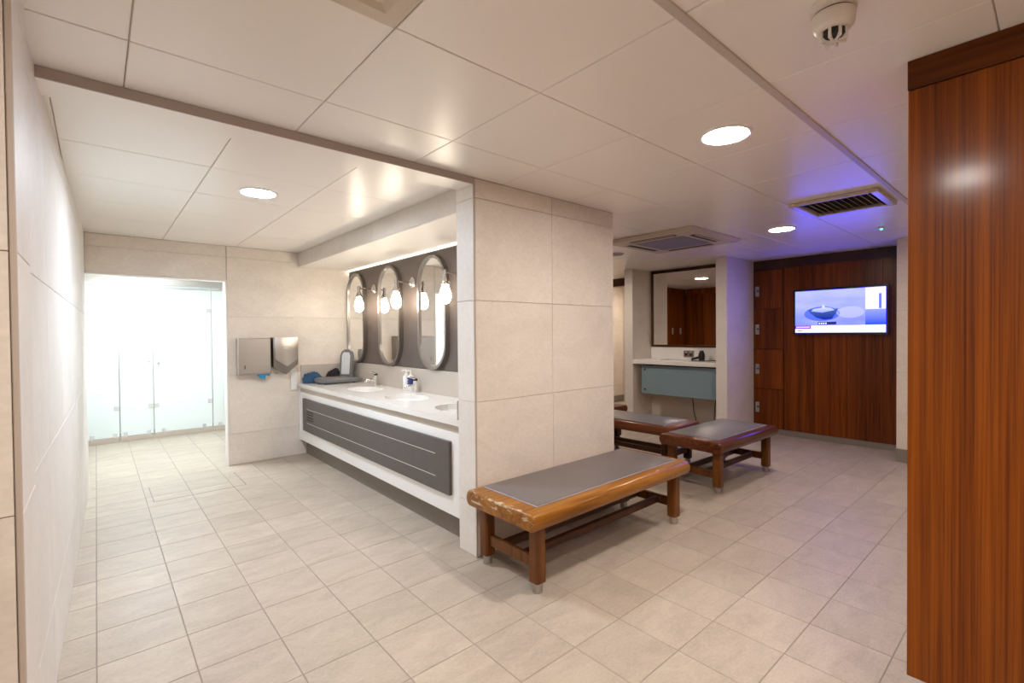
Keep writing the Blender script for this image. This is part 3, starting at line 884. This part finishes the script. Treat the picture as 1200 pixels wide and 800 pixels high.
# ================================================================== LOCKERS
t = thing('locker_column', 'column of four wooden lockers with grey locks between the pale pillar and the television', 'locker', (XT, 2.5, 0))
obj('carcass', B(0.0185, 0.03, -0.19, 0.165, 0.075, 2.104), 'void_dark', t)
zs = [0.075, 0.575, 1.085, 1.60, 2.10]
for a, b, zl in zip(zs, zs[1:], (0.332, 0.826, 1.338, 1.829)):
    d = obj('door', B(-0.002, 0.018, -0.188, 0.163, a + 0.003, b - 0.003, bevel=0.0015), 'veneer_red', t)
    bm = bmesh.new()
    box(bm, -0.022, -0.002, 0.100, 0.145, zl - 0.065, zl + 0.065, 0.004)
    lo = obj('lock', bm, 'lock_grey', d)
    obj('keyhole', lathe(bmesh.new(), [(0.012, -0.023), (0.012, -0.027)], c=(0, 0.112, zl + 0.005), n=12, axis='x'), 'slot_black', d)

t = thing('locker_row', 'row of wooden lockers on the far wall seen in the dressing mirror', 'locker', (3.42, 5.35, 0))
obj('carcass', B(-0.45, 0.47, -0.03, 0.245, 0.08, HC - 0.004), 'veneer_red', t)
obj('plinth', B(-0.45, 0.47, 0.0, 0.245, 0.0, 0.08), 'skirting', t)
for k in range(3):
    d = obj('door', B(-0.445 + 0.305 * k, -0.142 + 0.305 * k, -0.05, -0.03, 0.083, 2.10, bevel=0.0015), 'veneer_red', t)
    obj('lock', B(-0.19 + 0.305 * k, -0.155 + 0.305 * k, -0.07, -0.05, 1.27, 1.40, bevel=0.003), 'lock_grey', d)
t = thing('locker_bank', 'tall wooden locker bank along the back of the pier wall', 'locker', (3.0, 4.4, 0))
obj('carcass', B(-0.035, 0.02, -0.30, 0.88, 0.08, HC - 0.004), 'veneer_red', t)
obj('plinth', B(-0.035, 0.01, -0.30, 0.88, 0.0, 0.08), 'skirting', t)
for k in range(4):
    obj('door', B(0.02, 0.038, -0.298 + 0.295 * k, -0.006 + 0.295 * k, 0.083, 2.10, bevel=0.0015), 'veneer_red', t)

# ================================================================== TELEVISION
TVY, TVZ, TVX = 1.704, 1.543, 6.392
tv = thing('television', 'wall mounted flat television showing a boat news picture', 'television', (TVX, TVY, TVZ))
hw, hh = 0.470, 0.272
obj('back_case', B(0.012, 0.055, -hw * 0.9, hw * 0.9, -hh * 0.85, hh * 0.85, bevel=0.01), 'black_plastic', tv)
bm = bmesh.new()
for a, b, c, d in ((-hw, hw, hh - 0.026, hh), (-hw, hw, -hh, -hh + 0.022), (-hw, -hw + 0.022, -hh + 0.022, hh - 0.026), (hw - 0.022, hw, -hh + 0.022, hh - 0.026)):
    box(bm, -0.012, 0.014, a, b, c, d, 0.0015)
obj('bezel', bm, 'tv_bezel', tv)
obj('wall_bracket', B(0.054, 0.0588, -0.15, 0.15, -0.10, 0.10), 'steel_dark', tv)


def screen_mat(name, c_top, c_bot, blue, z0, z1, noise=0.0):
    """screen picture: vertical colour run plus soft blotches, given off as light"""
    m = bpy.data.materials.new(name); m.use_nodes = True
    nt = m.node_tree; nt.nodes.clear(); N, Lk = nt.nodes, nt.links
    tc = N.new('ShaderNodeTexCoord'); sep = N.new('ShaderNodeSeparateXYZ'); Lk.new(tc.outputs['Object'], sep.inputs[0])
    mr = N.new('ShaderNodeMapRange'); mr.inputs[1].default_value = z0; mr.inputs[2].default_value = z1
    Lk.new(sep.outputs[2], mr.inputs[0])
    fac = mr.outputs[0]
    if noise:
        n = N.new('ShaderNodeTexNoise'); n.inputs['Scale'].default_value = 3.0; n.inputs['Detail'].default_value = 2
        mp = N.new('ShaderNodeMapping'); mp.inputs['Scale'].default_value = (1, 1, 3.5)
        Lk.new(tc.outputs['Object'], mp.inputs[0]); Lk.new(mp.outputs[0], n.inputs['Vector'])
        a = N.new('ShaderNodeMath'); a.operation = 'MULTIPLY_ADD'; a.inputs[1].default_value = noise; a.inputs[2].default_value = -noise / 2
        Lk.new(n.outputs['Fac'], a.inputs[0])
        s = N.new('ShaderNodeMath'); s.operation = 'ADD'; s.use_clamp = True
        Lk.new(fac, s.inputs[0]); Lk.new(a.outputs[0], s.inputs[1]); fac = s.outputs[0]
    mx = N.new('ShaderNodeMixRGB'); mx.inputs[1].default_value = (*c_bot, blue, 1); mx.inputs[2].default_value = (*c_top, blue, 1)
    Lk.new(fac, mx.inputs[0])
    e = N.new('ShaderNodeEmission'); Lk.new(mx.outputs[0], e.inputs[0]); e.inputs[1].default_value = 1.0
    o = N.new('ShaderNodeOutputMaterial'); Lk.new(e.outputs[0], o.inputs[0])
    MATS[name] = m
    return m


screen_mat('pic_sea', (0.22, 0.235), (0.115, 0.135), L_TV, -0.18, 0.22, noise=1.3)
screen_mat('pic_white', (0.42, 0.42), (0.42, 0.42), L_TV * 0.8, -0.25, 0.25)
screen_mat('pic_side', (0.15, 0.17), (0.004, 0.035), L_TV * 0.75, -0.17, 0.02)
screen_mat('pic_hull', (0.025, 0.05), (0.002, 0.006), 0.16, -0.10, 0.0)
screen_mat('pic_deck', (0.30, 0.32), (0.10, 0.13), L_TV * 0.4, -0.03, 0.05)
screen_mat('pic_tag', (0.15, 0.018), (0.15, 0.018), 0.13, -0.25, 0.25)
screen_mat('pic_dark', (0.012, 0.015), (0.012, 0.015), 0.06, -0.25, 0.25)
screen_mat('pic_wake', (0.235, 0.245), (0.20, 0.215), L_TV, -0.1, 0.06)
screen_mat('pic_shadow', (0.06, 0.09), (0.045, 0.075), L_TV * 0.55, -0.1, 0.06)
sw, shh = hw - 0.020, hh - 0.021
scr = obj('screen', B(-0.006, 0.012, -sw, sw, -shh, shh), 'pic_sea', tv)


def pic(name, pts, mat, lvl):
    """flat patch of the picture; u to the viewer's right, v up"""
    return obj(name, prism(bmesh.new(), [(-u, v) for u, v in pts], 'x', -0.0062 - 0.0004 * lvl, -0.0055), mat, scr)


def pquad(name, u0, u1, v0, v1, mat, lvl=1):
    return pic(name, [(u0, v0), (u1, v0), (u1, v1), (u0, v1)], mat, lvl)


pquad('news_banner', -sw, sw, -shh, -shh + 0.085, 'pic_white', 1)
pquad('banner_tag', -sw, -sw + 0.172, -shh + 0.048, -shh + 0.085, 'pic_tag', 2)
for k in range(9):
    pquad('banner_lettering', -sw + 0.014 + 0.0165 * k, -sw + 0.026 + 0.0165 * k, -shh + 0.060, -shh + 0.074, 'pic_white', 3)
for k in range(4):
    pquad('banner_lettering', -sw + 0.030 + 0.012 * k, -sw + 0.039 + 0.012 * k, -shh + 0.018, -shh + 0.028, 'pic_side', 2)
pquad('side_picture', 0.262, sw, -shh + 0.086, 0.005, 'pic_side', 1)
pquad('side_caption', 0.262, sw, 0.006, shh, 'pic_white', 1)
pquad('caption_bar', 0.385, 0.408, 0.012, 0.175, 'pic_shadow', 2)
pic('wake', [(0.12 + 0.135 * math.cos(2 * PI * k / 24), -0.02 + 0.065 * math.sin(2 * PI * k / 24)) for k in range(24)], 'pic_wake', 1)
pic('hull_shadow', [(-0.165 + 0.185 * math.cos(2 * PI * k / 24), -0.03 + 0.085 * math.sin(2 * PI * k / 24)) for k in range(24)], 'pic_shadow', 1)
pic('hull', [(-0.315, 0.022), (-0.285, -0.02), (-0.22, -0.075), (-0.14, -0.10), (-0.06, -0.092), (-0.02, -0.03), (0.0, 0.03), (-0.06, 0.018), (-0.20, 0.012), (-0.28, 0.028)], 'pic_hull', 2)
pic('deck', [(-0.275, 0.004), (-0.16, -0.016), (-0.03, 0.01), (-0.07, 0.035), (-0.13, 0.045), (-0.15, 0.085), (-0.165, 0.04), (-0.25, 0.03)], 'pic_deck', 3)
pquad('caption_strip', -0.205, -0.015, -0.158, -0.124, 'pic_dark', 3)
for k in range(4):
    pquad('caption_lettering', -0.195 + 0.022 * k, -0.180 + 0.022 * k, -0.150, -0.134, 'pic_white', 4)

# ================================================================== DRESSING RECESS
t = thing('dressing_mirror', 'large rectangular mirror in a dark brown frame in the recess', 'mirror', (6.219, 3.447, 1.10))
obj('glass', B(-0.012, -0.004, -0.625, 0.585, 0.03, 1.085), 'mirror_glass', t)
for a, b, c, d in ((-0.638, 0.605, 0.0, 0.032), (-0.638, 0.605, 1.072, 1.112), (0.575, 0.605, 0.032, 1.072), (-0.638, -0.61, 0.032, 1.072)):
    obj('frame_rail', B(-0.026, -0.001, a, b, c, d, bevel=0.002), 'mirror_frame_wood', t)

t = thing('dressing_shelf', 'white shelf counter set in the recess under the dressing mirror', 'shelf', (6.0, 3.42, 0.87))
obj('slab', B(-0.255, 0.218, -0.613, 0.648, 0.0, 0.055, bevel=0.004, seg=2), 'gloss_white', t)
tag(obj('splashback', B(6.205, 6.218, 2.807, 4.068, 0.925, 1.098, bevel=0.002), 'gloss_white'), 'white splashback strip under the dressing mirror', 'splashback')
t = thing('glass_panel', 'blue green glass modesty panel below the white shelf', 'panel', (5.80, 3.35, 0.455))
obj('pane', B(-0.006, 0.006, -0.543, 0.605, 0.0, 0.395, bevel=0.002), 'glass_teal', t)
for a in (-0.50, 0.545):
    for z in (0.06, 0.34):
        obj('fixing', lathe(bmesh.new(), [(0.014, -0.014), (0.014, -0.006), (0.010, 0.0), (0.010, 0.06)], c=(0, a, z), n=14, axis='x'), 'nickel', t, smooth=True)
obj('bracket', B(0.006, 0.030, -0.54, 0.60, 0.395, 0.414), 'void_dark', t)
t = thing('power_socket', 'brushed metal double power socket under the dressing mirror', 'socket', (6.205, 3.455, 0.962))
obj('plate', B(-0.010, 0.0, -0.075, 0.075, 0.0, 0.090, bevel=0.002), 'brushed_steel', t)
for a in (-0.036, 0.036):
    obj('outlet', B(-0.0115, -0.0098, a - 0.020, a + 0.020, 0.018, 0.052), 'slot_black', t)
    obj('switch', B(-0.013, -0.0098, a - 0.008, a + 0.008, 0.062, 0.080), 'plastic_white', t)
t = thing('hair_dryer', 'small black hair dryer lying on the white shelf', 'hair dryer', (6.08, 3.20, 0.925))
obj('body', lathe(bmesh.new(), [(0.028, -0.062), (0.040, -0.05), (0.044, 0.0), (0.040, 0.03), (0.028, 0.06), (0.024, 0.075)], c=(0, 0, 0.062), n=20), 'black_plastic', t, smooth=True)
obj('handle', tube(bmesh.new(), [(0, 0.02, 0.05), (-0.02, 0.07, 0.035), (-0.05, 0.12, 0.020)], [0.018, 0.017, 0.014], 10), 'black_plastic', t, smooth=True)
obj('cord', tube(bmesh.new(), [(-0.05, 0.12, 0.020), (-0.09, 0.10, 0.006), (-0.10, 0.0, 0.005), (-0.06, -0.10, 0.006), (0.02, -0.20, 0.008), (0.06, -0.30, 0.02)], 0.005, 8), 'black_plastic', t, smooth=True)
t = thing('soap_dish', 'flat pale dish lying on the white shelf near the recess side', 'dish', (6.08, 3.75, 0.925))
obj('dish', lathe(bmesh.new(), [(0.05, 0.0), (0.075, 0.006), (0.078, 0.010), (0.045, 0.006)], n=24), 'plastic_white', t, smooth=True)
for lab, pts in (('thin brown cable hanging below the glass panel near its middle', [(6.214, 3.41, 0.72), (6.212, 3.405, 0.40), (6.20, 3.38, 0.20), (6.195, 3.335, 0.06), (6.19, 3.32, 0.006)]),
                 ('thin brown cable hanging below the glass panel beside the pillar', [(6.214, 3.09, 0.72), (6.212, 3.075, 0.38), (6.205, 3.09, 0.16), (6.20, 3.10, 0.006)])):
    tag(obj('cable', tube(bmesh.new(), pts, 0.006, 8), 'cable_brown', smooth=True), lab, 'cable')

# ================================================================== CEILING FITTINGS


def downlight(x, y, r, lab, mat):
    t = thing('downlight', lab, 'light', (x, y, HC), group='round ceiling downlights')
    bm = bmesh.new()
    n = 40
    prof = [(r + 0.016, 0.0), (r + 0.014, -0.006), (r + 0.004, -0.009), (r, -0.006), (r, 0.0)]
    rings = [[bm.verts.new((q * math.cos(2 * PI * k / n), q * math.sin(2 * PI * k / n), z)) for k in range(n)] for q, z in prof]
    for a, b in zip(rings, rings[1:]):
        for k in range(n):
            bm.faces.new((a[k], a[(k + 1) % n], b[(k + 1) % n], b[k]))
    obj('rim', bm, 'plastic_white', t, smooth=True)
    obj('diffuser', lathe(bmesh.new(), [(r - 0.001, -0.0005), (r - 0.001, -0.004)], n=n), mat, t)


downlight(2.185, 1.03, 0.098, 'round lit ceiling downlight nearest the smoke detector', 'lamp_near')
downlight(4.571, 1.651, 0.098, 'round lit ceiling downlight between the slatted vent and the cassette unit', 'lamp_warm')
downlight(0.785, 3.375, 0.095, 'round lit ceiling downlight over the wash area floor', 'lamp_neutral')
downlight(4.72, 4.05, 0.098, 'round ceiling downlight reflected in the dressing mirror', 'lamp_warm')
downlight(0.275, 0.375, 0.098, 'round ceiling downlight above the viewer reflected in the wood veneer', 'lamp_near')
downlight(6.9, 4.95, 0.098, 'round ceiling downlight in the passage', 'lamp_warm')
downlight(0.45, 5.98, 0.10, 'round ceiling downlight just inside the shower doorway', 'lamp_shower')
downlight(0.45, 6.70, 0.10, 'round ceiling downlight in front of the shower doors', 'lamp_shower')
downlight(0.45, 8.2, 0.10, 'round ceiling fill light added inside the shower cubicles', 'fill_cubicle')  # added to brighten the space behind the frosted screens and backlight them
downlight(0.9, -1.3, 0.098, 'unseen round ceiling downlight added near the rear wall', 'lamp_near')  # out of view behind the camera, added to help light the room
downlight(4.4, -0.6, 0.098, 'unseen round ceiling downlight added behind the wood locker end', 'lamp_warm')  # out of view, extra lamp over the hidden aisle

t = thing('smoke_detector', 'round white smoke detector on the ceiling', 'smoke detector', (1.55, 0.425, HC))
obj('base', lathe(bmesh.new(), [(0.056, 0.0), (0.056, -0.022), (0.050, -0.026)], n=36), 'detector_white', t, smooth=True)
obj('gap_ring', lathe(bmesh.new(), [(0.0485, -0.024), (0.0485, -0.031)], n=36), 'slot_black', t, smooth=True)
obj('housing', lathe(bmesh.new(), [(0.052, -0.0305), (0.053, -0.034), (0.050, -0.062), (0.040, -0.074), (0.034, -0.076)], n=36), 'detector_white', t, smooth=True)
cg = obj('cage', lathe(bmesh.new(), [(0.030, -0.075), (0.030, -0.092), (0.022, -0.100), (0.008, -0.102)], n=24), 'slot_black', t, smooth=True)
for k in range(8):
    a = 2 * PI * k / 8
    o = obj('cage_rib', B(0.008, 0.0345, -0.0035, 0.0035, -0.1045, -0.074, bevel=0.001), 'detector_white', t, rot=(0, 0, a))
obj('nose', lathe(bmesh.new(), [(0.010, -0.098), (0.012, -0.103), (0.006, -0.107)], n=16), 'detector_white', t, smooth=True)

# ceiling cassette air conditioner
ACX, ACY, ah = 4.28, 2.555, 0.475
t = thing('air_conditioner', 'square cream ceiling cassette air conditioner with tinted centre grille', 'air conditioner', (ACX, ACY, HC))
bm = bmesh.new()
q0 = [(-ah, -ah, 0), (ah, -ah, 0), (ah, ah, 0), (-ah, ah, 0)]


def ringq(h, z):
    return [bm.verts.new((sx * h, sy * h, z)) for sx, sy in ((-1, -1), (1, -1), (1, 1), (-1, 1))]


rs = [ringq(ah, -0.001), ringq(ah, -0.012), ringq(ah - 0.03, -0.030), ringq(0.27, -0.034), ringq(0.27, -0.020)]
for a, b in zip(rs, rs[1:]):
    for k in range(4):
        bm.faces.new((a[k], a[(k + 1) % 4], b[(k + 1) % 4], b[k]))
bm.faces.new(rs[-1])
obj('fascia', bm, 'ac_cream', t)
gr = obj('centre_grille', B(-0.255, 0.255, -0.255, 0.255, -0.036, -0.020, bevel=0.004), 'ac_grille', t)
for k in range(16):
    obj('grille_slat', B(-0.245, 0.245, -0.240 + 0.031 * k, -0.230 + 0.031 * k, -0.039, -0.035), 'ac_grille', gr)
for k in range(4):
    o = obj('air_slot', B(-0.24, 0.24, 0.315, 0.375, -0.0345, -0.028), 'void_dark', t, rot=(0, 0, k * PI / 2))
    obj('flap', B(-0.235, 0.235, 0.360, 0.372, -0.040, -0.033, bevel=0.001), 'ac_cream', t, rot=(0, 0, k * PI / 2))

# slatted diffuser near the television
t = thing('ceiling_vent', 'slatted square ceiling vent tinted blue near the television', 'vent', (3.975, 1.035, HC))
bm = bmesh.new()
for a, b, c, d in ((-0.255, 0.255, -0.265, -0.215), (-0.255, 0.255, 0.215, 0.265), (-0.255, -0.235, -0.215, 0.215), (0.205, 0.255, -0.215, 0.215)):
    box(bm, a, b, c, d, -0.028, -0.0015, 0.006)
obj('frame', bm, 'vent_cream', t)
obj('recess', B(-0.216, 0.216, -0.216, 0.216, -0.004, -0.0015), 'void_dark', t)
slat = to_mesh('slat', box(bmesh.new(), -0.170, 0.204, -0.017, 0.017, -0.001, 0.001), 'vent_cream')
for k in range(11):
    obj('slat', slat, None, t, loc=(0, -0.190 + 0.038 * k, -0.018), rot=(math.radians(42), 0, 0))

# vent at the top edge of the picture
t = thing('ceiling_vent', 'cream stepped square ceiling vent close to the beam', 'vent', (0.385, 1.02, HC))
bm = bmesh.new()
rs = []
for h, z in ((0.283, -0.001), (0.283, -0.010), (0.235, -0.012), (0.215, -0.003), (0.16, -0.022), (0.15, -0.022), (0.13, -0.004), (0.08, -0.024), (0.04, -0.024)):
    rs.append([bm.verts.new((sx * h, sy * h, z)) for sx, sy in ((-1, -1), (1, -1), (1, 1), (-1, 1))])
for a, b in zip(rs, rs[1:]):
    for k in range(4):
        bm.faces.new((a[k], a[(k + 1) % 4], b[(k + 1) % 4], b[k]))
bm.faces.new(rs[-1])
obj('cone_set', bm, 'ac_cream', t)
obj('core', B(-0.04, 0.04, -0.04, 0.04, -0.026, -0.0235), 'ac_cream', t)

t = thing('ceiling_sensor', 'tiny ceiling sensor with teal indicator light', 'sensor', (5.19, 1.055, HC))
obj('housing', lathe(bmesh.new(), [(0.03, 0.0), (0.028, -0.012), (0.016, -0.016)], n=20), 'plastic_white', t, smooth=True)
obj('indicator', lathe(bmesh.new(), [(0.012, -0.0155), (0.010, -0.020), (0.005, -0.022)], n=14), 'led_teal', t, smooth=True)
t = thing('ceiling_speaker', 'small round cream ceiling speaker near the passage', 'speaker', (4.50, 3.42, HC))
obj('rim', lathe(bmesh.new(), [(0.105, 0.0), (0.10, -0.008), (0.092, -0.010)], n=28), 'ac_cream', t, smooth=True)
obj('grille', lathe(bmesh.new(), [(0.09, -0.0095), (0.088, -0.013), (0.03, -0.015)], n=28), 'ac_grille', t, smooth=True)

# ================================================================== FLOOR ACCESS COVER
t = thing('access_cover', 'tiled floor access cover outlined by a dark frame near the doorway', 'floor cover', (0.65, 5.03, 0.0))
for a, b, c, d in ((-0.328, 0.328, -0.258, -0.252), (-0.328, -0.322, -0.252, 0.25), (0.322, 0.328, -0.252, 0.25)):
    obj('frame_edge', B(a, b, c, d, -0.001, 0.0012), 'skirting', t)
